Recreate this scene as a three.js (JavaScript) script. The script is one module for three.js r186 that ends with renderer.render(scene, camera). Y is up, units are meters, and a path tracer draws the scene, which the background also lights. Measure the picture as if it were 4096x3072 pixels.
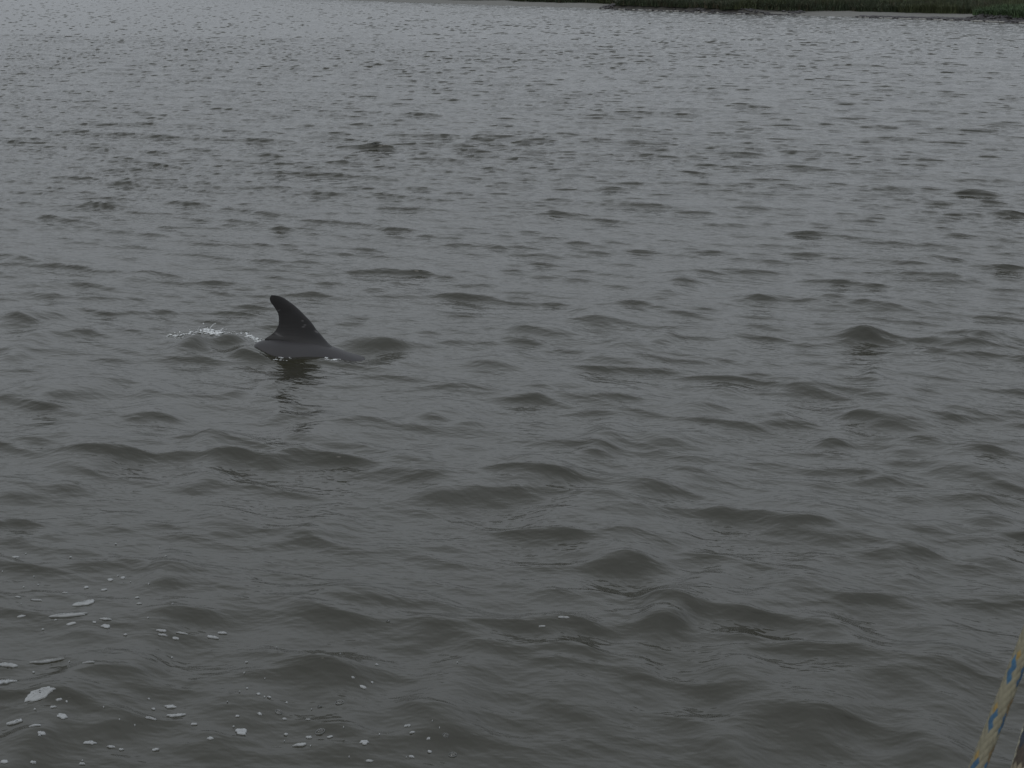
import * as THREE from 'three';
import { mergeGeometries, mergeVertices } from 'three/addons/utils/BufferGeometryUtils.js';
import { ImprovedNoise } from 'three/addons/math/ImprovedNoise.js';

// ---------------------------------------------------------------- camera, sky, sun, exposure
const EYE = 2.0;                                    // metres above the water
const scene = new THREE.Scene();
const FOCAL = 6000, W = 4096, H = 3072;             // focal length in pixels of the photograph
const camera = new THREE.PerspectiveCamera(2 * Math.atan(H / 2 / FOCAL) * 180 / Math.PI, W / H, 0.05, 6000);
camera.rotation.order = 'YXZ';
camera.position.set(0, EYE, 0);
camera.rotation.set(-14.81 * Math.PI / 180, 0, 1.0 * Math.PI / 180);
camera.updateMatrixWorld(true);
camera.focus = 8; camera.userData.fStop = 48;

const renderer = new THREE.WebGLRenderer({ antialias: true });
renderer.toneMapping = THREE.LinearToneMapping;
renderer.toneMappingExposure = 1.5;
renderer.shadowMap.enabled = true;

const noise3 = new ImprovedNoise();
const fbm = (x, y, z, o = 4) => { let s = 0, a = 1, f = 1, t = 0; for (let i = 0; i < o; i++) { s += a * noise3.noise(x * f, y * f, z * f); t += a; a *= 0.5; f *= 2.03; } return s / t; };
function rng(seed) { let a = seed >>> 0; return () => { a = (a + 0x6D2B79F5) | 0; let t = Math.imul(a ^ (a >>> 15), 1 | a); t = (t + Math.imul(t ^ (t >>> 7), 61 | t)) ^ t; return ((t ^ (t >>> 14)) >>> 0) / 4294967296; }; }

{ // an even overcast: a closed cloud deck, somewhat brighter overhead, with soft lumps
  const w = 512, h = 256, d = new Float32Array(w * h * 4);
  for (let j = 0; j < h; j++) for (let i = 0; i < w; i++) {
    const el = ((j + 0.5) / h - 0.5) * Math.PI, az = (i + 0.5) / w * 2 * Math.PI, c = Math.cos(el);
    const x = c * Math.cos(az), y = Math.sin(el), z = c * Math.sin(az);
    const up = Math.max(0, y);
    const n = fbm(x * 2.2, y * 5 + 3, z * 2.2, 4);
    const l = (0.1 + 0.93 * Math.pow(up, 0.72)) * (1 + 0.16 * n), k = (j * w + i) * 4;
    d[k] = l * 0.92; d[k + 1] = l * 0.98; d[k + 2] = l * 1.055; d[k + 3] = 1;
  }
  const t = new THREE.DataTexture(d, w, h, THREE.RGBAFormat, THREE.FloatType);
  t.mapping = THREE.EquirectangularReflectionMapping; t.magFilter = THREE.LinearFilter; t.minFilter = THREE.LinearFilter; t.needsUpdate = true;
  scene.background = t; scene.environment = t;
}
const sun = new THREE.DirectionalLight(new THREE.Color(1, 0.97, 0.92), 0.5);
sun.name = 'sun';
sun.position.set(-16, 20, 18); sun.target.position.set(0, 0, -8);
sun.castShadow = true; sun.shadow.radius = 60; sun.shadow.mapSize.set(2048, 2048);
Object.assign(sun.shadow.camera, { left: -40, right: 40, top: 60, bottom: -60, near: 1, far: 140 });
scene.add(sun, sun.target);

// ---------------------------------------------------------------- helpers
const used = {};
const numbered = n => { const k = used[n] = (used[n] || 0) + 1; return k === 1 ? n : `${n}_${String(k - 1).padStart(3, '0')}`; };
function shade(o) { o.castShadow = true; o.receiveShadow = true; return o; }
function top(o, name, { label, category, group, kind }) {
  o.name = numbered(name); scene.add(o); shade(o);
  if (label) o.userData.label = label;
  if (category) o.userData.category = category;
  if (group) o.userData.group = group;
  if (kind) o.userData.kind = kind;
  return o;
}
function part(name, geo, m, parent) { const o = shade(new THREE.Mesh(geo, m)); o.name = name; parent.add(o); return o; }
// the direction of sight through a pixel of the photograph, used to measure where things stand
const rayOf = (px, py) => new THREE.Vector3((px - W / 2) / FOCAL, -(py - H / 2) / FOCAL, -1).applyQuaternion(camera.quaternion);
function onWater(px, py, y = 0) { const r = rayOf(px, py), t = (y - EYE) / r.y; return new THREE.Vector3(r.x * t, y, r.z * t); }
function atDepth(px, py, depth) { return rayOf(px, py).multiplyScalar(depth).add(camera.position); }

// ---------------------------------------------------------------- the water surface
// wind chop: many small trochoidal waves
const waves = [];
{
  const r = rng(11), N = 190;
  for (let i = 0; i < N; i++) {
    const u = (i + r()) / N, lam = 2.6 * Math.pow(0.032 / 2.6, u);
    // slope spectrum over log wavelength: a hump round 0.6 m and a tail of ripples
    const l = Math.log(lam / 0.24);
    const s = Math.exp(-l * l / (2 * (l > 0 ? 0.95 : 1.05) ** 2));
    const spread = lam > 0.9 ? 0.35 : 0.62;
    const g = (r() + r() + r() - 1.5) / 1.5;
    const ang = -0.22 + g * spread * 1.6 + (r() < 0.12 ? Math.PI : 0);
    const k = 2 * Math.PI / lam;
    waves.push({ lam, k, dx: Math.sin(ang), dz: Math.cos(ang), ph: r() * 2 * Math.PI, s });
  }
  const RMS = 0.205;
  const tot = Math.sqrt(waves.reduce((a, w) => a + w.s * w.s / 2, 0));
  for (const w of waves) { w.a = w.s / tot * RMS / w.k; w.q = 0.95; w.kx = w.k * w.dx; w.kz = w.k * w.dz; }
}
const SIGMA = Math.sqrt(waves.reduce((a, w) => a + w.a * w.a / 2, 0));   // steep narrow crests, flat wide troughs
// single crests and humps, each a real ridge of water standing where the photograph shows it:
// [x, y of the crest's middle, its width (pixels), how the crest leans, height factor]
const crests = [];
function crestsFrom(ox, oy, k, list) {
  for (const [x, y, w, lean, f = 1, deep = 1] of list) {
    const px = ox + x * k, py = oy + y * k, hw = w * k / 2;
    const p = onWater(px, py), a = onWater(px - hw, py - lean * hw), b = onWater(px + hw, py + lean * hw);
    const dx = b.x - a.x, dz = b.z - a.z, len = Math.hypot(dx, dz), width = w * k * p.length() / FOCAL;
    let tx = dx / len, tz = dz / len; if (tx < 0) { tx = -tx; tz = -tz; }
    // a crest seen at a low angle looks less turned than it is: keep the turn moderate
    tz = Math.max(-0.75, Math.min(0.75, tz)); tx = Math.sqrt(1 - tz * tz);
    const A = 0.057 * Math.min(1.35, Math.max(0.5, Math.sqrt(width / 0.5))) * Math.min(1.5, f);
    crests.push({ x: p.x, z: p.z, tx, tz, L: Math.max(0.07, width * 0.5), wf: (0.08 + 0.05 * Math.min(1, width)) * (f > 1.15 ? 1.3 * deep : deep), wb: 0.34 * deep, A: f > 1.15 ? A * 1.3 : A });
  }
}
const K = 0.9259;
crestsFrom(2048, 2048, K, [
  [1330, 80, 560, 0.08, 1.2], [300, 70, 460, 0.1, 1.25], [360, 215, 460, 0.05, 1.05], [500, 225, 120, 0.3, 1], [760, 400, 260, 0.25, 1.3],
  [650, 505, 200, 0.05, 1.4], [330, 470, 500, -0.14, 0.9], [970, 425, 260, 0.42, 1.1], [1200, 310, 280, 0.25, 1.1], [1450, 370, 300, 0.2, 0.7],
  [980, 738, 140, 0.1, 1], [930, 800, 360, 0, 1.0], [1250, 890, 440, 0.42, 1.2], [1760, 780, 300, 0.25, 1.15], [1840, 1065, 300, 0.05, 1.4],
  [1880, 545, 300, -0.1, 0.6], [980, 1040, 240, 0.2, 1], [880, 1005, 170, -0.25, 0.8], [280, 640, 300, -0.1, 0.8], [560, 705, 190, 0, 0.9],
  [330, 870, 420, 0.05, 0.8], [980, 935, 180, 0.1, 0.8], [1350, 570, 300, 0.15, 0.7], [1180, 470, 260, 0.2, 0.6], [200, 820, 380, -0.1, 0.7],
  [1480, 640, 220, 0, 0.8], [1300, 800, 300, 0.1, 0.7], [1820, 75, 220, 0.05, 0.9], [2050, 40, 260, 0.05, 0.9], [1700, 185, 330, 0.05, 0.8],
  [2080, 215, 240, 0.1, 0.8], [1700, 305, 160, 0, 0.8], [740, 120, 120, -0.3, 0.7], [900, 20, 160, 0.05, 0.7], [1900, 870, 260, 0.15, 0.8], [480, 65, 200, 0.3, 0.8],
]);
crestsFrom(2048, 1024, K, [
  [120, 985, 290, 0.05, 1.55, 1.15], [330, 870, 120, 0.2, 1.1], [390, 800, 180, 0.1, 1.2], [680, 815, 380, 0.22, 1.15], [650, 1020, 300, 0.15, 1.15],
  [2000, 950, 430, 0.12, 1.4], [1620, 725, 380, 0.12, 1.4], [1920, 705, 180, 0.1, 1], [1380, 820, 150, 0.15, 0.9], [1700, 870, 200, 0.2, 0.9],
  [1150, 690, 200, 0.05, 0.9], [1560, 530, 110, 0.1, 1.1], [1880, 500, 150, 0.1, 0.9], [1620, 605, 240, 0.12, 1], [1500, 360, 190, 0.05, 1.3],
  [2060, 365, 240, 0.1, 1.1], [1950, 395, 300, 0.1, 1], [360, 275, 310, 0.25, 1.25], [120, 335, 280, 0.12, 1.2], [480, 475, 320, 0.12, 1.1],
  [650, 365, 110, 0.1, 1], [1620, 230, 380, 0.08, 1], [450, 410, 240, 0.06, 0.9], [1330, 215, 180, 0.15, 0.9], [200, 560, 300, 0.02, 0.9],
  [450, 615, 300, 0.05, 0.8], [960, 410, 110, 0.05, 0.8], [1900, 95, 320, 0.03, 0.9], [1750, 42, 150, 0.1, 0.9], [1250, 590, 260, 0.12, 0.9],
  [900, 610, 200, 0.1, 0.8], [750, 110, 150, 0.05, 0.9], [640, 165, 160, 0.1, 0.9], [1100, 185, 260, 0.02, 0.8], [100, 610, 200, 0.1, 0.8], [1580, 985, 260, -0.08, 0.8], [780, 690, 160, 0.1, 0.8],
]);
crestsFrom(0, 1024, K, [
  [250, 600, 330, 0.3, 1.45], [700, 685, 280, -0.02, 1.1], [30, 610, 120, 0.1, 1.1], [1020, 600, 150, -0.25, 0.9], [1170, 570, 160, 0.1, 0.8],
  [230, 180, 100, -0.1, 1.1], [90, 290, 200, 0.02, 1.2], [150, 360, 170, 0.05, 1.1], [210, 255, 190, 0.1, 1], [1200, 710, 80, 0, 1], [760, 860, 120, -0.3, 0.9],
  [900, 825, 160, 0.05, 1], [960, 885, 240, 0.05, 1], [1290, 790, 280, 0.27, 1.1], [1170, 900, 120, 0.25, 0.8], [430, 870, 340, 0.02, 0.9],
  [850, 1000, 200, 0.05, 0.9], [1900, 1050, 320, -0.1, 1.1], [340, 335, 150, 0.15, 0.8], [60, 440, 130, 0, 0.9], [250, 775, 300, 0.1, 0.9], [350, 920, 260, 0.03, 0.8],
  [640, 600, 130, 0.03, 0.8], [1850, 690, 220, 0.05, 1], [2100, 480, 260, 0.15, 1.1], [1690, 480, 100, 0.1, 0.7], [2020, 720, 120, 0, 0.8],
  [1620, 150, 140, 0.15, 1], [560, 105, 180, 0.1, 0.8], [70, 25, 140, 0.15, 1], [60, 1030, 220, 0.05, 0.8], [300, 1000, 200, 0.1, 0.8],
]);
crestsFrom(0, 2048, 1.0, [
  [650, 300, 200, 0.02, 1.1], [760, 440, 420, 0.06, 1], [330, 500, 260, 0.05, 0.7], [1350, 420, 420, 0.2, 0.9], [1150, 530, 300, 0.05, 0.8], [1350, 690, 360, 0.08, 0.9],
  [560, 640, 200, 0, 0.7], [350, 690, 320, 0.06, 1], [980, 800, 380, 0.05, 1.1], [1400, 860, 340, -0.1, 1.1], [1720, 840, 380, 0.18, 1.2], [430, 860, 300, 0, 0.9], [120, 880, 300, 0.1, 0.8],
  [1850, 640, 260, 0.05, 0.8], [1700, 520, 260, 0.1, 0.7], [60, 1000, 200, 0.1, 1], [800, 960, 260, 0, 0.7], [1250, 100, 260, 0.1, 0.9], [900, 60, 260, 0, 0.8],
]);
crestsFrom(0, 0, 1, [
  [1075, 1600, 170, 0.3, 0.66], [1190, 1690, 150, 0.3, 0.61], [1380, 1770, 260, 0.35, 0.66], [1620, 1850, 200, 0.3, 0.50], [1960, 1985, 420, -0.06, 0.83], [2200, 1945, 170, 0.3, 0.83],
  [2440, 1990, 260, 0.3, 0.66], [2620, 1975, 200, 0.35, 0.55], [2330, 2110, 300, 0.1, 0.83], [2470, 2180, 200, 0.35, 0.66], [2480, 2255, 220, 0.1, 0.77], [2570, 2290, 120, 0.4, 0.61],
  [2760, 2415, 200, 0.3, 0.83], [2660, 2515, 180, 0.08, 0.83], [2960, 2460, 230, 0.42, 0.66], [3000, 2770, 180, 0.3, 0.83], [3180, 2860, 300, 0.42, 0.77], [3260, 2930, 240, 0.4, 0.61],
]);
// water pushed about by the dolphin: plain mounds and hollows [x, z, along x, along z, height]
const mounds = [];
function mound(px, py, wpx, depthM, A) { const p = onWater(px, py); mounds.push({ x: p.x, z: p.z, sx: wpx * p.length() / FOCAL / 2, sz: depthM, A }); }
mound(775, 1397, 170, 0.11, 0.085);
mound(930, 1380, 150, 0.09, 0.07);
mound(1010, 1420, 150, 0.14, 0.06);
mound(1440, 1428, 190, 0.17, -0.03);
mound(1190, 1455, 260, 0.08, -0.008);
mound(1530, 1385, 240, 0.075, 0.058);
mound(1450, 1368, 160, 0.07, 0.035);

const calm = onWater(1270, 1395), churn = onWater(800, 1280);
const noiseAt = (x, z) => noise3.noise(x * 0.37 + 7.3, 0.5, z * 0.37) * 0.6 + noise3.noise(x * 0.11, 9.5, z * 0.11 + 3.1) * 0.7;
// surface over the rest point (x, z): out = [x, y, z, nx, ny, nz]; gx is the finest spacing across, gz in depth
function surface(x, z, gx, gz, out, near) {
  let X = 0, Y = 0, Z = 0, all = 0, fx = 0, fz = 0, fy = 0, sx = 0, sz = 0, jxx = 1, jxz = 0, jzz = 1;
  const cex = (x - calm.x) / 0.55, cez = (z - calm.z) / 0.3, still = 1 - 0.75 * Math.exp(-cex * cex - cez * cez);
  const hx = (x - churn.x) / 0.75, hz = (z - churn.z) / 1.1, churned = 1 + 0.8 * Math.exp(-hx * hx - hz * hz);   // broken water in the animal's wake
  const off = Math.hypot(x, z), open = off < 18 ? 0 : off > 70 ? 1 : (off - 18) / 52, slopeGain = 1 + 0.5 * open - (off < 14 ? 0.1 * Math.min(1, (14 - off) / 5) : 0);   // waves steepened with distance to darken the far water; slightly lower near the boat
  const gust = 1 + 0.6 * noiseAt(x, z), lg = 1.1 * gx, lz = Math.max(1.6 * gz, 2.6 * gx);
  for (let i = 0; i < waves.length; i++) {
    const w = waves[i];
    if (w.lam < lg) break;
    let f = w.lam < 2 * lg ? (w.lam - lg) / lg : 1;
    if (w.lam > 0.12) f *= still;
    if (w.lam < 0.4) f *= gust;
    if (w.lam < 0.25) f *= churned;
    f *= slopeGain;
    const ph = w.kx * x + w.kz * z + w.ph, c = Math.cos(ph), s = Math.sin(ph), a = w.a * f;
    const ak = a * w.k;
    const fine = w.lam < 0.14;
    if (fine) { fx -= ak * w.dx * s; fz -= ak * w.dz * s; } else { all += a * c; sx -= ak * w.dx * s; sz -= ak * w.dz * s; }
    const q = w.q * ak * c;
    jxx -= q * w.dx * w.dx; jxz -= q * w.dx * w.dz; jzz -= q * w.dz * w.dz;
    const g = w.lam < lz ? 0 : w.lam < 2 * lz ? (w.lam - lz) / lz : 1;
    if (g > 0) { if (fine) fy += g * a * c; else Y += g * a * c; X -= g * w.q * a * w.dx * s; Z -= g * w.q * a * w.dz * s; }
  }
  { // sharpen the crests and lean them with the wind
    const g0 = all / SIGMA, e = 0.35 + 1.15 / (1 + Math.exp(-2.6 * (g0 - 0.2))), g = Y / SIGMA;
    sx *= e; sz *= e; Y = SIGMA * (0.35 * g + 0.442 * Math.log(1 + Math.exp(2.6 * (g - 0.2))) - 0.38); X += -0.08 * Y; Z += 0.4 * Y;
    jxx += -0.08 * sx; jzz += 0.4 * sz;
    const lift = 0.55 + 0.45 * e; sx += fx * lift; sz += fz * lift; Y += fy * lift;   // ripples ride on the crests
  }
  let wob = 0, wob2 = 1, cy = 0, cx = 0, cz = 0;
  if (near && near.length) { wob = 0.07 * noise3.noise(x * 3.1, 2.5, z * 3.1) + 0.03 * noise3.noise(x * 9, 5.5, z * 9); wob2 = 1 + 0.4 * noise3.noise(x * 4.3 + 9, 1.5, z * 4.3); }
  if (near) for (let i = 0; i < near.length; i++) {
    const p = near[i], ex = x - p.x, ez = z - p.z;
    if (p.sx) {
      const u = ex / p.sx + wob * 4, v = ez / p.sz + wob * 5, e = u * u + v * v; if (e > 9) continue;
      const h = p.A * Math.exp(-e) * (0.5 + 0.5 * wob2); Y += h; sx -= 2 * h * u / p.sx; sz -= 2 * h * v / p.sz;
    } else {
      const s = (ex * p.tx + ez * p.tz) / p.L; if (s > 2.4 || s < -2.4) continue;
      const nn = (-ex * p.tz + ez * p.tx) + 0.10 * p.L * s * s + wob; const wd = nn > 0 ? p.wf : p.wb, n = nn / wd; if (n > 3 || n < -3) continue;
      // a peaked ridge: steeper on the side towards the boat
      const m = Math.sqrt(n * n + 0.008), h = wob2 * p.A * Math.exp(-s * s) * Math.exp(-m * m * 0.55 - m * 0.6);
      const dn = h * (-(1.1 * m + 0.6) * n / m) / wd, ds = h * (-2 * s) / p.L + dn * 0.2 * s;
      cy += h; cx += dn * -p.tz + ds * p.tx; cz += dn * p.tx + ds * p.tz;
    }
  }
  if (cy > 0) { const t = Math.tanh(cy / 0.068), k = 1 - t * t; Y += 0.068 * t; sx += cx * k; sz += cz * k; }   // crests that meet do not pile up
  const det = Math.max(0.25, jxx * jzz - jxz * jxz);
  const gxs = (jzz * sx - jxz * sz) / det, gzs = (-jxz * sx + jxx * sz) / det, il = 1 / Math.sqrt(1 + gxs * gxs + gzs * gzs);
  out[0] = x + X; out[1] = Y; out[2] = z + Z; out[3] = -gxs * il; out[4] = il; out[5] = -gzs * il;
  return out;
}
const features = [...crests, ...mounds];
const tmp = new Float64Array(6);
const nearTo = (x, z, r = 2.2) => features.filter(p => Math.hypot(p.x - x, p.z - z) < r + (p.L || p.sx || 0) * 2);
// the point of the water that is seen at a pixel
function waterAt(px, py) {
  let g = onWater(px, py), y = 0;
  const rest = { x: g.x, z: g.z };
  for (let i = 0; i < 8; i++) {
    const d = Math.hypot(rest.x, rest.z), s = surface(rest.x, rest.z, d * 0.0009, d * 0.0026, tmp, nearTo(rest.x, rest.z));
    y += (s[1] - y) * 0.7; g = onWater(px, py, y);
    rest.x += (g.x - s[0]) * 0.7; rest.z += (g.z - s[2]) * 0.7;
  }
  return rest;
}

const waterMat = new THREE.MeshPhysicalMaterial({ color: new THREE.Color().setRGB(0.0158, 0.0150, 0.0092), roughness: 0.14, ior: 1.333 });
{ // capillary ripples of 1 to 6 cm as fine relief, one tile of 1.3 m
  const n = 768, tile = 1.3, h = new Float32Array(n * n), r = rng(303), list = [];
  for (let i = 0; i < 70; i++) { const lam = 0.012 * Math.pow(5.5, r()), a = -0.22 + (r() + r() - 1) * 1.15, m = tile / lam, kx = Math.round(m * Math.sin(a)), kz = Math.round(m * Math.cos(a)), k = 2 * Math.PI * Math.hypot(kx, kz) / tile; list.push([kx, kz, r() * 6.283, 1 / k]); }
  const amp = 0.07 / Math.sqrt(list.length / 2);
  for (const [kx, kz, ph, a] of list) { const cx = new Float64Array(n), sx = new Float64Array(n); for (let i = 0; i < n; i++) { cx[i] = Math.cos(6.2831853 * kx * i / n); sx[i] = Math.sin(6.2831853 * kx * i / n); } for (let j = 0; j < n; j++) { const p = 6.2831853 * kz * j / n + ph, c = Math.cos(p) * a * amp, s = Math.sin(p) * a * amp; for (let i = 0; i < n; i++) h[j * n + i] += c * cx[i] - s * sx[i]; } }
  const d = new Float32Array(n * n * 4), full = 0.004; for (let i = 0; i < n * n; i++) { const v = 0.5 + h[i] / full; d[i * 4] = d[i * 4 + 1] = d[i * 4 + 2] = v; d[i * 4 + 3] = 1; }
  const t = new THREE.DataTexture(d, n, n, THREE.RGBAFormat, THREE.FloatType); t.wrapS = t.wrapT = THREE.RepeatWrapping; t.magFilter = THREE.LinearFilter; t.minFilter = THREE.LinearFilter; t.repeat.set(1 / tile, 1 / tile); t.needsUpdate = true;
  waterMat.bumpMap = t; waterMat.bumpScale = full;
}
{
  // one sheet all round the boat, out past the horizon; rings and spokes are denser towards the dolphin and the shore
  const ang = []; let step = 0.00088, a = 0;
  while (a < 0.385) { ang.push(a); a += step; }
  while (a < Math.PI) { ang.push(a); step = Math.min(0.12, step * 1.13); a += step; }
  const angles = [...ang.slice(1).reverse().map(v => -v), ...ang];
  const steps = angles.map((v, i) => Math.max(v - (angles[i - 1] ?? v), (angles[i + 1] ?? v) - v));
  const rings = []; let d = 0.25;
  while (d < 3.1) { rings.push(d); d *= 1.08; }
  while (d < 14) { rings.push(d); d *= 1.003; }
  while (d < 60) { rings.push(d); d *= 1.0048; }
  while (d < 330) { rings.push(d); d *= 1.012; }
  while (d < 5000) { rings.push(d); d *= 1.12; }
  const nA = angles.length, nR = rings.length, pos = new Float32Array(nA * nR * 3), nor = new Float32Array(nA * nR * 3), uv = new Float32Array(nA * nR * 2);
  const sinA = angles.map(Math.sin), cosA = angles.map(Math.cos);
  for (let j = 0; j < nR; j++) {
    const r = rings[j], gz = j + 1 < nR ? rings[j + 1] - r : r * 0.12;
    const ringFeatures = features.filter(p => Math.abs(Math.hypot(p.x, p.z) - r) < 1.6);
    let cell = -9, near = null;
    for (let i = 0; i < nA; i++) {
      const x = r * sinA[i], z = -r * cosA[i], k = (j * nA + i) * 3;
      uv[(j * nA + i) * 2] = x; uv[(j * nA + i) * 2 + 1] = z;
      if (ringFeatures.length) { const c = Math.floor(x / 0.4); if (c !== cell) { cell = c; near = ringFeatures.filter(p => Math.abs(p.x - (c + 0.5) * 0.4) < 0.3 + (p.sx ? 3 * p.sx : 2.5 * p.L + 0.6)); } } else near = null;
      if (r > 700) { pos[k] = x; pos[k + 1] = 0; pos[k + 2] = z; nor[k + 1] = 1; continue; }
      const s = surface(x, z, Math.max(r * steps[i], r < 3.1 ? gz : 0), gz, tmp, near);
      pos[k] = s[0]; pos[k + 1] = s[1]; pos[k + 2] = s[2]; nor[k] = s[3]; nor[k + 1] = s[4]; nor[k + 2] = s[5];
    }
  }
  // nearer than 10 m the normals come from the modelled surface itself
  for (let j = 1; j < nR - 1 && rings[j] < 10; j++) { const far = Math.min(1, Math.max(0, (rings[j] - 5) / 5));
    for (let i = 0; i < nA; i++) {
      const e = (j * nA + (i + 1) % nA) * 3, w = (j * nA + (i + nA - 1) % nA) * 3, n = ((j + 1) * nA + i) * 3, b = ((j - 1) * nA + i) * 3, k = (j * nA + i) * 3;
      const ax = pos[e] - pos[w], ay = pos[e + 1] - pos[w + 1], az = pos[e + 2] - pos[w + 2], bx = pos[n] - pos[b], by = pos[n + 1] - pos[b + 1], bz = pos[n + 2] - pos[b + 2];
      let x = ay * bz - az * by, y = az * bx - ax * bz, z = ax * by - ay * bx; const l = Math.hypot(x, y, z) * (y < 0 ? -1 : 1) || 1;
      x /= l; y /= l; z /= l;
      nor[k] = x + (nor[k] - x) * far; nor[k + 1] = y + (nor[k + 1] - y) * far; nor[k + 2] = z + (nor[k + 2] - z) * far;
    } }
  const idx = new Uint32Array((nR - 1) * nA * 6); let q = 0;
  for (let j = 0; j < nR - 1; j++) for (let i = 0; i < nA; i++) {
    const i2 = (i + 1) % nA, p = j * nA + i, p2 = j * nA + i2, n = p + nA, n2 = p2 + nA;
    idx[q++] = p; idx[q++] = p2; idx[q++] = n2; idx[q++] = p; idx[q++] = n2; idx[q++] = n;
  }
  const g = new THREE.BufferGeometry();
  g.setAttribute('position', new THREE.BufferAttribute(pos, 3));
  g.setAttribute('normal', new THREE.BufferAttribute(nor, 3));
  g.setAttribute('uv', new THREE.BufferAttribute(uv, 2));
  g.setIndex(new THREE.BufferAttribute(idx, 1));
  top(new THREE.Mesh(g, waterMat), 'water', { label: 'choppy grey-green estuary water under an overcast sky', category: 'water', kind: 'structure' });
  console.log('water', nA, nR, idx.length / 3);
}

// ---------------------------------------------------------------- the far shore
{
  const P = [[-900, -29.6], [0, -43], [1300, 0], [2000, 23], [2400, 35], [2700, 45], [3000, 57], [3450, 70], [3850, 82], [4096, 91], [4500, 104], [5200, 128]];
  const pts = P.slice(1).map(([x, y]) => { const p = onWater(x, y); return new THREE.Vector2(p.x, p.z); });
  const dir0 = pts[0].clone().sub(pts[1]).normalize(); pts.unshift(pts[0].clone().addScaledVector(dir0, 160));
  const cum = [0]; for (let i = 1; i < pts.length; i++) cum.push(cum[i - 1] + pts[i].distanceTo(pts[i - 1]));
  const along = s => { let i = 1; while (i < pts.length - 1 && cum[i] < s) i++; const f = (s - cum[i - 1]) / (cum[i] - cum[i - 1]); return pts[i - 1].clone().lerp(pts[i], f); };
  const all = pts[pts.length - 1].clone().sub(pts[1]).normalize(), inland = new THREE.Vector2(all.y, -all.x); if (inland.y > 0) inland.negate();
  const sOf = px => { const i = P.findIndex(p => p[0] > px), f = (px - P[i - 1][0]) / (P[i][0] - P[i - 1][0]); return cum[i - 1] + f * (cum[i] - cum[i - 1]); };
  const sm = (a, b, x) => { const t = Math.min(1, Math.max(0, (x - a) / (b - a))); return t * t * (3 - 2 * t); };
  const s1 = sOf(2440), s2 = sOf(2960), s3 = sOf(3120), s4 = sOf(3820), s5 = sOf(3900);
  // 1 where the shore is a sandy beach, 0 where it is a cut bank of dark mud
  const sandy = s => Math.max(1 - sm(s1 - 4, s1 + 1, s), sm(s2, s3, s) * (1 - sm(s4, s5, s)));
  const grassFrom = s => { const b = sandy(s); return 0.7 + b * (9.5 + 2.5 * noise3.noise(s * 0.13, 1, 2)) + 0.5 * noise3.noise(s * 0.5, 4, 1); };
  function height(s, t) {
    const b = sandy(s), w = 0.35 * noise3.noise(s * 0.22, t * 0.2, 5) + 0.25 * noise3.noise(s * 0.9, 3, 5);
    const beach = -0.25 + 0.055 * (t + 2.2 + w * 3) + 0.02 * noise3.noise(s * 0.8, t * 0.8, 1);
    const cut = -0.3 + 0.78 * sm(-0.9 + w, 0.7 + w, t) + 0.02 * Math.max(0, t) + 0.06 * noise3.noise(s * 1.7, t * 1.7, 8);
    return Math.min(0.75 + 0.004 * t, beach * b + cut * (1 - b));
  }
  const S = [], T = [];
  for (let s = 0; s < cum[cum.length - 1]; s += s < sOf(600) ? 1.5 : 0.3) S.push(s);
  for (let t = -4; t < 14; t += 0.3) T.push(t);
  for (let t = 14, st = 0.5; t < 600; t += st, st *= 1.25) T.push(t);
  const pos = [], col = [], idx = [], c = new THREE.Color();
  for (const s of S) { const p = along(s); for (const t of T) {
    const y = height(s, t), b = sandy(s), edge = grassFrom(s);
    pos.push(p.x + inland.x * t, y, p.y + inland.y * t);
    const spots = fbm(s * 0.6, t * 0.9, 2, 3), g = 1 + 0.25 * spots;
    if (b > 0.5 && t < edge + 0.3) c.setRGB(0.058 * g, 0.056 * g, 0.049 * g); else c.setRGB(0.022 * g, 0.02 * g, 0.016 * g);
    col.push(c.r, c.g, c.b);
  } }
  for (let i = 0; i < S.length - 1; i++) for (let j = 0; j < T.length - 1; j++) { const a = i * T.length + j, b = a + T.length; idx.push(a, b, b + 1, a, b + 1, a + 1); }
  const g = new THREE.BufferGeometry();
  g.setAttribute('position', new THREE.Float32BufferAttribute(pos, 3)); g.setAttribute('color', new THREE.Float32BufferAttribute(col, 3)); g.setIndex(idx); g.computeVertexNormals();
  top(new THREE.Mesh(g, new THREE.MeshStandardMaterial({ vertexColors: true, roughness: 0.95 })), 'shore', { label: 'low far shore of pale sand and dark mud', category: 'shore', kind: 'structure' });

  // marsh grass: tufts of bent blades
  const r = rng(5), bl = [];
  for (let k = 0; k < 26; k++) {
    const h = 0.55 + 0.45 * r(), az = r() * 6.283, lean = 0.05 + 0.3 * r(), ox = (r() - 0.5) * 0.5, oz = (r() - 0.5) * 0.5, w = 0.012 + 0.012 * r(), cx = Math.cos(az), cz = Math.sin(az);
    const v = []; for (let j = 0; j <= 3; j++) { const f = j / 3, ww = w * (1 - f * 0.92), o = lean * h * f * f; for (const sd of [-1, 1]) v.push(ox + cx * o - cz * ww * sd, h * f, oz + cz * o + cx * ww * sd); }
    const ii = []; for (let j = 0; j < 3; j++) ii.push(j * 2, j * 2 + 1, j * 2 + 3, j * 2, j * 2 + 3, j * 2 + 2);
    const bg = new THREE.BufferGeometry(); bg.setAttribute('position', new THREE.Float32BufferAttribute(v, 3)); bg.setIndex(ii); bg.computeVertexNormals(); bl.push(bg);
  }
  const tuft = mergeGeometries(bl), spots = [];
  const sEnd = cum[cum.length - 1], sLeft = sOf(200);
  for (let k = 0; k < 60000 && spots.length < 26000; k++) {
    const s = sLeft + (sEnd - sLeft) * Math.pow(r(), 0.8), t = grassFrom(s) + Math.pow(r(), 1.6) * 22 - 0.2;
    spots.push([s, t, r(), r(), r()]);
  }
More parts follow.
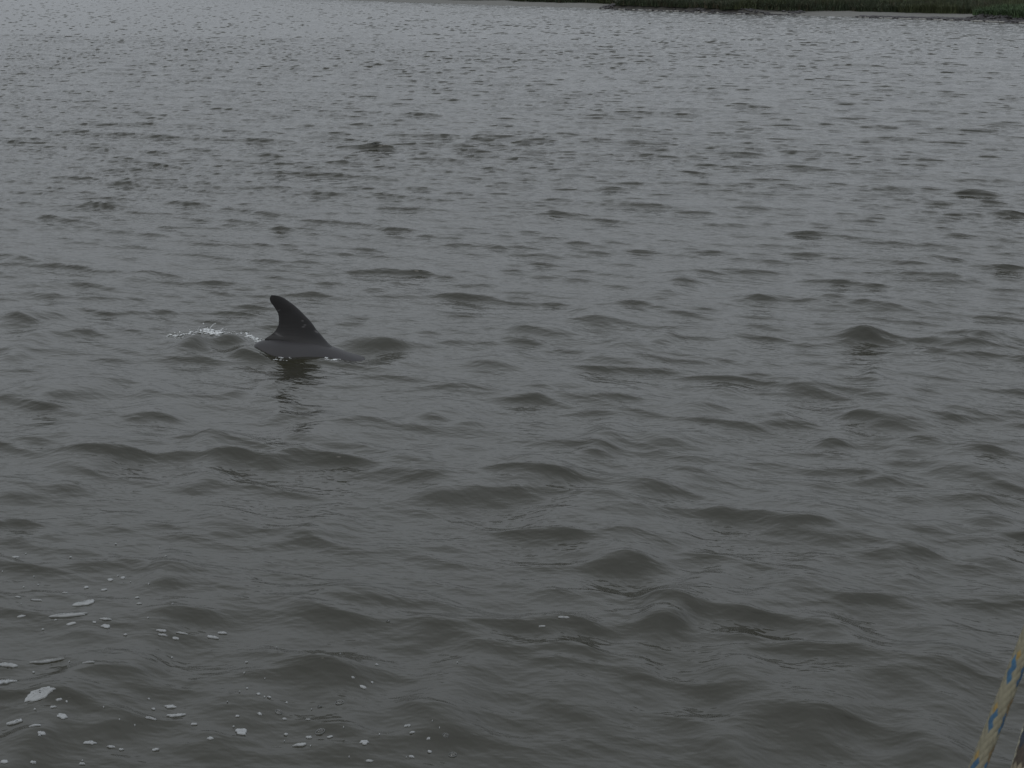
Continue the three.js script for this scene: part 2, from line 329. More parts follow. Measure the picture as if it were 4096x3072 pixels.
  const im = new THREE.InstancedMesh(tuft, new THREE.MeshPhysicalMaterial({ color: 0xffffff, roughness: 0.9, side: THREE.DoubleSide }), spots.length);
  const m = new THREE.Matrix4(), q = new THREE.Quaternion(), up = new THREE.Vector3(0, 1, 0), sRight = sOf(3860);
  spots.forEach(([s, t, a, b, e], i) => {
    const p = along(s), fresh = s > sRight && t < 5 ? 1 : 0, patch = noise3.noise(s * 0.25, t * 0.25, 7);
    const rim = t - grassFrom(s) < 1.2 ? 0.7 : 1;
    const h = (0.75 + 0.5 * b + 0.35 * patch) * (fresh ? 0.85 : 1.05) * rim;
    m.compose(new THREE.Vector3(p.x + inland.x * t, height(s, t) - 0.05, p.y + inland.y * t), q.setFromAxisAngle(up, a * 6.283), new THREE.Vector3(1.5 + 0.8 * e, h, 1.5 + 0.8 * e));
    im.setMatrixAt(i, m);
    const v = 0.75 + 0.5 * e;
    if (fresh) c.setRGB(0.022 * v, 0.042 * v, 0.013 * v);
    else if (patch > 0.12) c.setRGB(0.03 * v, 0.037 * v, 0.012 * v);
    else if (a > 0.8) c.setRGB(0.036 * v, 0.031 * v, 0.016 * v);
    else c.setRGB(0.018 * v, 0.027 * v, 0.01 * v);
    im.setColorAt(i, c);
  });
  top(im, 'marsh_grass', { label: 'dense green marsh grass growing along the far shore', category: 'grass', kind: 'stuff' });

  // oyster rocks: low dark rough lumps along the water's edge
  const lumps = [], base = new THREE.IcosahedronGeometry(1, 1);
  const lumpRow = (x0, x1, n, t0, t1, size) => { for (let k = 0; k < n; k++) {
    const s = sOf(x0) + (sOf(x1) - sOf(x0)) * r(), t = t0 + (t1 - t0) * r(), p = along(s), sz = size * (0.4 + 0.9 * r());
    const gg = base.clone(), v = gg.attributes.position; const o = r() * 50;
    for (let i = 0; i < v.count; i++) { const f = 1 + 0.5 * noise3.noise(v.getX(i) * 1.7 + o, v.getY(i) * 1.7, v.getZ(i) * 1.7); v.setXYZ(i, v.getX(i) * f * sz * 1.6, v.getY(i) * f * sz * 0.75, v.getZ(i) * f * sz * 1.3); }
    gg.deleteAttribute('uv'); gg.rotateY(r() * 6); gg.translate(p.x + inland.x * t, Math.max(0.0, height(s, t)) + sz * 0.15, p.y + inland.y * t); lumps.push(gg);
  } };
  lumpRow(3450, 3860, 420, -1.0, 1.8, 0.17); lumpRow(3680, 3860, 160, -0.8, 2.6, 0.2); lumpRow(3850, 4300, 300, -1.0, 0.4, 0.17);
  lumpRow(2960, 3180, 70, 0.2, 1.0, 0.1); lumpRow(2990, 3080, 40, 3.2, 5, 0.12); lumpRow(2395, 2460, 50, -0.2, 0.9, 0.14); lumpRow(2460, 3000, 160, -1, 0, 0.12);
  const lg = mergeGeometries(lumps); lg.computeVertexNormals();
  top(new THREE.Mesh(lg, new THREE.MeshStandardMaterial({ color: new THREE.Color().setRGB(0.028, 0.026, 0.027), roughness: 0.9 })), 'oyster_rocks', { label: 'dark rough oyster rocks along the far waterline', category: 'rocks', kind: 'stuff' });
  // small broken wavelets lapping at the mud
  const laps = [];
  for (let k = 0; k < 80; k++) {
    const px = r() < 0.45 ? 2440 + r() * 600 : 3450 + r() * 750, s = sOf(px), t = -1.5 + 0.5 * r() - (px > 3450 ? 0.2 : 0), p = along(s), gg = base.clone();
    gg.deleteAttribute('uv'); gg.scale(0.1 + 0.3 * r() * r(), 0.035 + 0.03 * r(), 0.08); gg.rotateY(-Math.atan2(all.y, all.x)); gg.translate(p.x + inland.x * t, 0.03, p.y + inland.y * t); laps.push(gg);
  }
  const lap = mergeGeometries(laps); lap.computeVertexNormals();
  top(new THREE.Mesh(lap, new THREE.MeshStandardMaterial({ color: new THREE.Color().setRGB(0.17, 0.165, 0.15), roughness: 0.6 })), 'shore_foam', { label: 'thin broken line of foam lapping at the far mud bank', category: 'foam', kind: 'stuff' });
}

// ---------------------------------------------------------------- the dolphin
{
  const c0 = onWater(1300, 1411), hd = Math.hypot(c0.x, c0.z), view = new THREE.Vector3(c0.x / hd, 0, c0.z / hd), head = new THREE.Vector3(-view.z, 0, view.x); // heading to the right
  const g = new THREE.Group(); g.position.set(c0.x, 0, c0.z); g.rotation.y = Math.atan2(-head.z, head.x);
  // a pixel's place in the animal's middle plane: along the heading and above the water
  const inPlane = (px, py) => { const r = rayOf(px, py), t = hd / (r.x * view.x + r.z * view.z), p = r.multiplyScalar(t).add(camera.position).sub(c0); return [p.dot(head), p.y]; };
  const Z = (x, y) => inPlane(1000 + x / 3.95, 1130 + y / 3.95);
  const lead = [[345, 202], [400, 199], [470, 214], [540, 245], [600, 287], [690, 350], [780, 430], [860, 512], [940, 592], [1000, 670], [1050, 745], [1110, 810], [1170, 880], [1230, 950], [1300, 1012]].map(p => Z(...p));
  const trail = [[330, 210], [312, 240], [313, 275], [325, 310], [360, 355], [400, 412], [440, 482], [455, 560], [452, 650], [428, 722], [380, 785], [325, 832], [275, 862], [235, 890]].map(p => Z(...p));
  const lerpAt = (list, v) => { for (let i = 1; i < list.length; i++) { const a = list[i - 1], b = list[i]; if ((a[1] - v) * (b[1] - v) <= 0 && a[1] !== b[1]) return a[0] + (b[0] - a[0]) * (v - a[1]) / (b[1] - a[1]); } return v > list[0][1] ? list[0][0] : list[list.length - 1][0]; };
  const vTop = lead[1][1], vBack = Z(1300, 1012)[1];
  // body: rings along the back line
  const back = [[-1.32, -0.36], [-1.1, -0.27], [-0.85, -0.2], [-0.65, -0.12], [-0.5, -0.06], Z(120, 950), Z(300, 903), Z(640, 905), Z(1000, 925), Z(1300, 1012), Z(1560, 1108), Z(1880, 1203), [Z(1880, 1203)[0] + 0.16, Z(1880, 1203)[1] - 0.06], [0.62, -0.19], [0.8, -0.27], [0.95, -0.36], [1.02, -0.43], [1.08, -0.46], [1.17, -0.5]];
  const curve = new THREE.CatmullRomCurve3(back.map(([u, v]) => new THREE.Vector3(u, v, 0)), false, 'centripetal');
  const prof = [[-1.32, 0.018, 0.03], [-1.1, 0.035, 0.07], [-0.85, 0.06, 0.12], [-0.5, 0.085, 0.18], [-0.2, 0.135, 0.235], [0.1, 0.185, 0.25], [0.4, 0.185, 0.24], [0.65, 0.165, 0.215], [0.82, 0.135, 0.175], [0.95, 0.095, 0.12], [1.02, 0.055, 0.06], [1.08, 0.04, 0.04], [1.14, 0.03, 0.03], [1.17, 0.008, 0.008]];
  const girth = (u, k) => { let i = 1; while (i < prof.length - 1 && prof[i][0] < u) i++; const a = prof[i - 1], b = prof[i], f = Math.min(1, Math.max(0, (u - a[0]) / (b[0] - a[0]))); return a[k] + (b[k] - a[k]) * f; };
  const pos = [], col = [], idx = [], NU = 420, NT = 72;
  for (let i = 0; i <= NU; i++) {
    const p = curve.getPoint(i / NU), w = girth(p.x, 1), h = girth(p.x, 2);
    for (let j = 0; j < NT; j++) { const a = j / NT * 2 * Math.PI, cy = Math.cos(a), cz = Math.sin(a); pos.push(p.x, p.y - h + h * cy, w * cz * (1 - 0.12 * cy)); const b = cy < -0.4 ? 2.6 : 1, m = 1 + 0.12 * fbm(p.x * 9, cy * 4, cz * 4, 3); col.push(0.021 * b * m, 0.0198 * b * m, 0.021 * b * m); }
  }
  for (let i = 0; i < NU; i++) for (let j = 0; j < NT; j++) { const a = i * NT + j, b = i * NT + (j + 1) % NT; idx.push(a, b, b + NT, a, b + NT, a + NT); }
  const body = new THREE.BufferGeometry(); body.setAttribute('position', new THREE.Float32BufferAttribute(pos, 3)); body.setAttribute('color', new THREE.Float32BufferAttribute(col, 3)); body.setIndex(idx); body.computeVertexNormals();
  // dorsal fin: horizontal sections of a fin, flaring into the back
  const fp = [], fc = [], fi = [], NV = 150, NS = 44, vLow = vBack - 0.035;
  const scars = [[Z(868, 660), Z(825, 715), 0.0035], [Z(820, 560), Z(835, 600), 0.002], [Z(425, 805), Z(485, 842), 0.003], [Z(405, 795), Z(440, 825), 0.0025], [Z(1035, 760), Z(1075, 790), 0.003], [Z(440, 445), Z(470, 432), 0.002], [Z(395, 470), Z(420, 455), 0.0015]];
  const segD = (p, a, b) => { const dx = b[0] - a[0], dy = b[1] - a[1], t = Math.max(0, Math.min(1, ((p[0] - a[0]) * dx + (p[1] - a[1]) * dy) / (dx * dx + dy * dy))); return Math.hypot(p[0] - a[0] - t * dx, p[1] - a[1] - t * dy); };
  for (let i = 0; i <= NV; i++) {
    const f = i / NV, v = vTop - 0.0003 - (vTop - vLow) * Math.pow(f, 1.25), root = Math.max(0, (v - vBack) / (vTop - vBack));
    let a = lerpAt(lead, v), b = lerpAt(trail, v);
    const nick = root > 0.2 && root < 0.75 ? 0.0035 * Math.max(0, noise3.noise(v * 120, 3, 1)) + 0.003 * Math.max(0, noise3.noise(v * 260, 7, 1)) : 0; b += nick;
    const chord = Math.max(0.001, a - b), th = Math.min(chord * 0.25, 0.004 + 0.02 * (1 - root) + 0.055 * Math.exp(-Math.max(0, v - vBack + 0.02) / 0.035));
    for (let j = 0; j < NS; j++) {
      const q = j / NS, side = q < 0.5 ? 1 : -1, s = q < 0.5 ? q * 2 : 2 - q * 2, sc = 0.5 - 0.5 * Math.cos(Math.PI * s);
      const y = 10 * (0.2969 * Math.sqrt(sc) - 0.126 * sc - 0.3516 * sc * sc + 0.2843 * sc ** 3 - 0.1036 * sc ** 4) * th;
      const x = a - chord * sc;
      fp.push(x, v, side * y);
      let m = 0.017 * (1 + 0.14 * fbm(x * 22, v * 22, side * 3, 3)), sr = 0;
      for (const [p0, p1, wd] of scars) { const dd = segD([x, v], p0, p1); if (dd < wd && side > 0) sr = Math.max(sr, 1 - dd / wd * 0.6); }
      m = m * (1 - sr) + 0.09 * sr; const blend = Math.min(1, Math.max(0, (vBack + 0.03 - v) / 0.05));
      m = m * (1 - blend) + 0.0205 * blend; fc.push(m, m * 0.965, m * 0.985);
    }
  }
  for (let i = 0; i < NV; i++) for (let j = 0; j < NS; j++) { const a = i * NS + j, b = i * NS + (j + 1) % NS; fi.push(a, a + NS, b + NS, a, b + NS, b); }
  { const t0 = fp.length / 3; fp.push(lerpAt(lead, vTop - 0.0003) * 0.5 + lerpAt(trail, vTop - 0.0003) * 0.5, vTop, 0); fc.push(0.05, 0.048, 0.049); for (let j = 0; j < NS; j++) fi.push(t0, j, (j + 1) % NS); }
  const fin = new THREE.BufferGeometry(); fin.setAttribute('position', new THREE.Float32BufferAttribute(fp, 3)); fin.setAttribute('color', new THREE.Float32BufferAttribute(fc, 3)); fin.setIndex(fi); fin.computeVertexNormals();
  // flippers and tail flukes, under water
  const blade = (outline, thick, place) => { const s = new THREE.Shape(); s.moveTo(...outline[0]); s.splineThru(outline.slice(1).map(p => new THREE.Vector2(...p))); let e = new THREE.ExtrudeGeometry(s, { depth: thick, bevelEnabled: true, bevelThickness: thick * 0.5, bevelSize: 0.008, bevelSegments: 2, curveSegments: 4 }); e.translate(0, 0, -thick / 2); e.deleteAttribute('uv'); place(e); e = mergeVertices(e, 1e-5); e.computeVertexNormals(); e.setAttribute('color', new THREE.Float32BufferAttribute(new Float32Array(e.attributes.position.count * 3).fill(0.07), 3)); return e; };
  const fl = [[0.06, 0], [0.02, 0.2], [-0.12, 0.33], [-0.1, 0.16], [-0.06, 0.02], [-0.1, -0.16], [-0.12, -0.33], [0.02, -0.2], [0.06, 0]];
  const flukes = blade(fl, 0.02, e => { e.rotateX(Math.PI / 2); e.translate(-1.33, -0.38, 0); });
  const flip = sd => blade([[0.09, 0], [0.0, 0.2], [-0.12, 0.32], [-0.1, 0.2], [-0.08, 0], [0.09, 0]], 0.02, e => { e.rotateX(sd * Math.PI / 2 + sd * 0.6); e.translate(0.55, -0.5, sd * 0.12); });
  const whole = mergeGeometries([body, fin, flukes, flip(1), flip(-1)]);
  part('body', whole, new THREE.MeshPhysicalMaterial({ vertexColors: true, roughness: 0.5, ior: 1.32 }), g);
  top(g, 'dolphin', { label: 'dark grey dolphin surfacing with its curved dorsal fin and back out of the water', category: 'dolphin' });

  // splash and broken water behind the animal, and pale bits as waterline glints
  const r = rng(21), bits = [], ball = new THREE.IcosahedronGeometry(1, 1); ball.deleteAttribute('uv');
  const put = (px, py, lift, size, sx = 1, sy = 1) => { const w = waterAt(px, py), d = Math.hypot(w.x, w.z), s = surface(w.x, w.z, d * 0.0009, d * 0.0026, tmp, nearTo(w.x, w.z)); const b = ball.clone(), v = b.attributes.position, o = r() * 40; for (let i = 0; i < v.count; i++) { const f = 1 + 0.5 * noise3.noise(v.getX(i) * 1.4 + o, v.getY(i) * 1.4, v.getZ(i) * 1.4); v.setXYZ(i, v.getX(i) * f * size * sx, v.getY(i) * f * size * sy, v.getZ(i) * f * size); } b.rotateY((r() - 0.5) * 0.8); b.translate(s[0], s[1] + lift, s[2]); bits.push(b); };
  // froth along the wave that closes over the tail: [from, to, how many, spread, size]
  for (const [x0, y0, x1, y1, n, sp, size] of [[670, 1344, 738, 1343, 50, 6, 0.005], [745, 1337, 792, 1330, 36, 8, 0.005], [805, 1326, 885, 1333, 160, 13, 0.005], [822, 1318, 850, 1328, 44, 7, 0.006], [880, 1331, 985, 1333, 50, 7, 0.0035], [985, 1336, 1030, 1362, 80, 11, 0.0045], [1028, 1362, 1085, 1408, 110, 16, 0.004], [1085, 1405, 1140, 1428, 50, 8, 0.003], [1035, 1383, 1105, 1420, 110, 11, 0.0036], [700, 1352, 800, 1347, 22, 6, 0.0025], [600, 1330, 1000, 1322, 40, 18, 0.0018]])
    for (let k = 0; k < n; k++) { const f = r(), clump = 0.5 + 0.5 * noise3.noise((x0 + (x1 - x0) * f) * 0.06, y0 * 0.1, 2); if (r() > 0.25 + clump) continue; put(x0 + (x1 - x0) * f + (r() - 0.5) * sp, y0 + (y1 - y0) * f + (r() + r() - 1) * sp, size * r() * 0.6, size * (0.3 + 0.9 * r() * r()), 1 + 2.2 * r(), 0.6); }
  for (let k = 0; k < 16; k++) put(1085 + r() * 80, 1425 + r() * 18, 0.001, 0.0012 + 0.003 * r() * r(), 1.5 + 2 * r(), 0.5);  // pale bits standing in for light glints below the fin
  for (let k = 0; k < 26; k++) put(1300 + r() * 75, 1434 + (r() - 0.5) * 16, 0.001, 0.0015 + 0.0045 * r() * r(), 1.5 + 2.5 * r(), 0.5);  // more painted glints of light, where the back meets the water
  // thrown threads of water and drops
  const thread = (x0, y0, x1, y1, w0) => { for (let k = 0; k <= 14; k++) { const f = k / 14, px = x0 + (x1 - x0) * f - 5 * Math.sin(f * 3.14), d = onWater(840, 1338), hh = (y0 - (y0 + (y1 - y0) * f)) * d.length() / FOCAL, base = waterAt(px, y0); const b = ball.clone(); const s = w0 * (1 - 0.5 * f) * (0.8 + 0.5 * r()) * (k === 14 ? 1.5 : 1); b.scale(s, s * 1.3, s); b.translate(base.x, Math.max(0, surface(base.x, base.z, 0.008, 0.02, tmp, nearTo(base.x, base.z))[1]) + hh, base.z); bits.push(b); } };
  thread(838, 1326, 856, 1301, 0.004); thread(886, 1328, 893, 1319, 0.004); thread(792, 1330, 797, 1307, 0.002);
  for (const [x, y, hpx] of [[815, 1330, 38], [863, 1330, 39], [700, 1340, 10], [760, 1340, 22], [905, 1330, 14], [830, 1330, 20], [720, 1342, 15]]) put(x, y, hpx * 8.4 / FOCAL, 0.0028 + 0.0015 * r());
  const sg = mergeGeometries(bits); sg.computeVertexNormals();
  top(new THREE.Mesh(sg, new THREE.MeshPhysicalMaterial({ color: new THREE.Color().setRGB(0.36, 0.37, 0.37), roughness: 0.35 })), 'splash', { label: 'white drops and foam splashing up behind the dolphin, with pale bits as waterline glints', category: 'splash', kind: 'stuff' });
}

// ---------------------------------------------------------------- foam drifting past the boat
{
  const r = rng(77);
  const foamMat = new THREE.MeshPhysicalMaterial({ color: new THREE.Color().setRGB(0.18, 0.185, 0.185), roughness: 0.7 });
  const rimMat = new THREE.MeshPhysicalMaterial({ color: new THREE.Color().setRGB(0.1, 0.103, 0.1), roughness: 0.4 });
  const film = new THREE.MeshPhysicalMaterial({ color: 0xffffff, roughness: 0.04, transmission: 1, thickness: 0, ior: 1.33 });
  // a patch is a low raft of froth draped over the water, with a ragged edge, knobbly top and sometimes holes
  function raft(px, py, wpx, hpx, holes = 0, ring = false) {
    const c = waterAt(px, py), d = Math.hypot(c.x, c.z), slant = EYE / Math.hypot(d, EYE), m = Math.hypot(d, EYE) / FOCAL;
    const rx = wpx * m / 2, rz = Math.max(0.004, Math.min(0.7 * hpx * m / 2 / slant, rx)), o = r() * 90;
    const NR = Math.max(5, Math.min(22, Math.round(rx / 0.002))), NT = Math.max(16, Math.min(72, Math.round(rx / 0.0016)));
    const hole = []; for (let k = 0; k < holes; k++) for (let q = 0; q < 8; q++) hole.push([(r() - 0.5) * 1.3, (r() - 0.5) * 1.1, 0.04 + 0.09 * r() * r()]);
    const P = [], I = [], near = nearTo(c.x, c.z), thick = Math.min(0.008, 0.0025 + rx * 0.1);
    const s0 = surface(c.x, c.z, 0.004, 0.01, tmp, near), cx = s0[0], cy = s0[1], cz = s0[2];
    const keep = [];
    for (let i = 0; i <= NR; i++) for (let j = 0; j < NT; j++) {
      const a = j / NT * 6.2832, f0 = ring ? 0.85 + 0.15 * i / NR : i / NR, ca = Math.cos(a), sa = Math.sin(a);
      const edge = ring ? 1 + 0.06 * noise3.noise(ca * 2, sa * 2, o) : 0.78 + 0.5 * noise3.noise(ca * 1.3 + o, sa * 1.3, o) + 0.3 * noise3.noise(ca * 3.1, sa * 3.1 + o, 2);
      const u = f0 * edge * ca, v = f0 * edge * sa, x = c.x + u * rx, z = c.z + v * rz;
      const s = surface(x, z, 0.004, 0.01, tmp, near);
      const dome = ring ? Math.sin(Math.PI * i / NR) : Math.sqrt(Math.max(0, 1 - (i / NR) ** 2.5));
      const knob = 0.7 + 0.5 * noise3.noise(u * rx * 330 + o, v * rz * 330, 1) + 0.35 * noise3.noise(u * rx * 900, v * rz * 900 + o, 6);
      P.push(s[0] - cx, s[1] - cy + (i === NR || (ring && i === 0) ? -0.003 : 0.0012 + thick * dome * Math.max(0.15, knob) * (ring ? 0.7 : 1)), s[2] - cz);
      keep.push(!hole.some(([hx, hz, hr]) => (u - hx) ** 2 + (v - hz) ** 2 < hr * hr));
    }
    for (let i = 0; i < NR; i++) for (let j = 0; j < NT; j++) { const a = i * NT + j, b = i * NT + (j + 1) % NT; if (keep[a] || keep[b + NT]) I.push(a, b + NT, a + NT, a, b, b + NT); }
    const g = new THREE.BufferGeometry(); g.setAttribute('position', new THREE.Float32BufferAttribute(P, 3)); g.setIndex(I); g.computeVertexNormals();
    return { g, at: new THREE.Vector3(cx, cy, cz), rx, rz };
  }
  const A = (x, y) => [x / 1.799, 2150 + y / 1.799, 1 / 1.799], B = (x, y) => [900 + x / 2.011, 2400 + y / 2.011, 1 / 2.011];
  const patch = (f, x, y, w, h, holes, label, group) => { const [px, py, k] = f(x, y), q = raft(px, py, w * k, h * k, holes); const o = new THREE.Mesh(q.g, foamMat); o.position.copy(q.at); top(o, 'foam_patch', { label, category: 'foam', group }); };
  const small = 'small white patch of foam drifting on grey water', sg = 'small foam patches drifting past the boat';
  patch(A, 300, 1120, 235, 84, 2, 'large lumpy white foam patch with a pointed end and two dark holes');
  patch(A, 30, 1045, 200, 74, 3, 'broad pitted foam patch beside the pointed lumpy one');
  patch(A, 605, 477, 195, 42, 1, 'long oval foam patch with a grainy top, above the thin foam streak');
  patch(A, 490, 562, 320, 30, 2, 'thin ragged foam streak below the long oval patch');
  patch(A, 60, 920, 170, 36, 1, 'ragged foam strip with an upturned end, above the pitted patch');
  patch(A, 340, 895, 215, 15, 0, 'straight thin line of foam above the large lumpy patch');
  patch(A, 1735, 1400, 108, 54, 0, 'smooth round pale foam patch, roundest of the drifting foam');
  patch(B, 605, 1167, 145, 38, 1, 'sausage-shaped foam patch below the smooth round one');
  patch(B, 1125, 1147, 100, 44, 2, 'open crescent foam patch with a dark gap at one side');
  patch(A, 445, 1288, 102, 46, 1, 'rounded foam clump below the large lumpy patch with holes');
  for (const [x, y, w, h] of [[115, 143, 48, 20], [515, 622, 85, 20], [765, 590, 100, 18], [680, 612, 36, 15], [765, 640, 88, 26], [795, 305, 55, 22], [883, 293, 46, 22], [620, 360, 42, 20], [750, 378, 56, 14], [468, 400, 46, 15], [268, 453, 110, 8], [985, 435, 42, 10], [1000, 478, 42, 12], [1160, 672, 92, 20], [1315, 692, 90, 10], [1265, 728, 72, 18], [1600, 690, 92, 16], [1530, 720, 112, 22], [1165, 703, 80, 9], [640, 907, 105, 12], [425, 1168, 46, 16], [105, 1333, 152, 22], [250, 1357, 92, 20], [298, 1410, 82, 28], [380, 1222, 52, 15], [650, 1480, 102, 24], [800, 1508, 66, 18], [873, 1528, 46, 14], [1115, 1530, 72, 22], [590, 1630, 52, 18], [30, 1615, 72, 30], [240, 1620, 46, 20], [1225, 1220, 96, 28], [1105, 1235, 36, 16], [1080, 1303, 104, 20], [1265, 1283, 132, 28], [1395, 1345, 56, 22], [1515, 1447, 60, 22], [1710, 1287, 36, 12], [900, 700, 36, 12], [130, 430, 50, 10], [150, 570, 80, 10], [400, 595, 40, 10]])
    patch(A, x, y, w, h, w > 60 ? 1 : 0, small, sg);
  for (const [x, y, w, h] of [[675, 1107, 76, 22], [490, 1083, 46, 16], [840, 1105, 60, 18], [1505, 1068, 56, 20], [1465, 1013, 66, 12], [1500, 1263, 60, 24], [1160, 1298, 80, 22], [1645, 1222, 46, 18], [1113, 702, 80, 30], [1183, 664, 26, 16], [280, 917, 42, 24], [480, 958, 46, 20], [665, 965, 50, 14], [98, 935, 36, 16], [270, 757, 46, 18], [355, 783, 42, 14], [1030, 625, 46, 12], [1220, 522, 36, 10], [1635, 1117, 36, 14]])
    patch(B, x, y, w, h, w > 60 ? 1 : 0, small, sg);
  patch((x, y) => [2048 + x * K, 2048 + y * K, K], 225, 457, 60, 9, 0, 'short thin foam streak drifting alone, away from the scattered patches');
  patch((x, y) => [2048 + x * K, 2048 + y * K, K], 130, 495, 36, 8, 0, small, sg);
  // single bubbles: a rim of froth with a thin dome of water film
  for (const [x, y, w, h] of [[765, 1062, 80, 38], [432, 903, 58, 42], [922, 825, 66, 34], [1775, 1090, 48, 28], [1832, 1247, 62, 34], [760, 858, 34, 16], [1310, 170, 32, 14]]) {
    const [px, py, k] = B(x, y), q = raft(px, py, w * k, h * k, 0, true), o = new THREE.Group(); o.position.copy(q.at);
    part('rim', q.g, rimMat, o);
    const dome = new THREE.SphereGeometry(1, 24, 8, 0, 6.2832, 0, Math.PI / 2); dome.scale(q.rx * 0.8, q.rx * 0.6, q.rz * 0.8); part('film', dome, film, o);
    top(o, 'bubble', { label: 'round bubble with a pale froth rim and dark clear middle', category: 'bubble', group: 'bubbles among the drifting foam' });
  }
  // specks too small to tell apart
  const specks = [];
  for (let k = 0; k < 55; k++) {
    let px = -60 + 1900 * Math.pow(r(), 1.3), py = 2160 + 900 * r(); if (px > 900 && py < 2560) py = 2560 + 480 * r();
    const w = 5 + 12 * r() * r(), q = raft(px, py, w, w * 0.42); q.g.translate(q.at.x, q.at.y, q.at.z); specks.push(q.g);
  }
  top(new THREE.Mesh(mergeGeometries(specks), foamMat), 'foam_specks', { label: 'tiny white foam specks and bubbles scattered over the near water', category: 'foam', kind: 'stuff' });
}

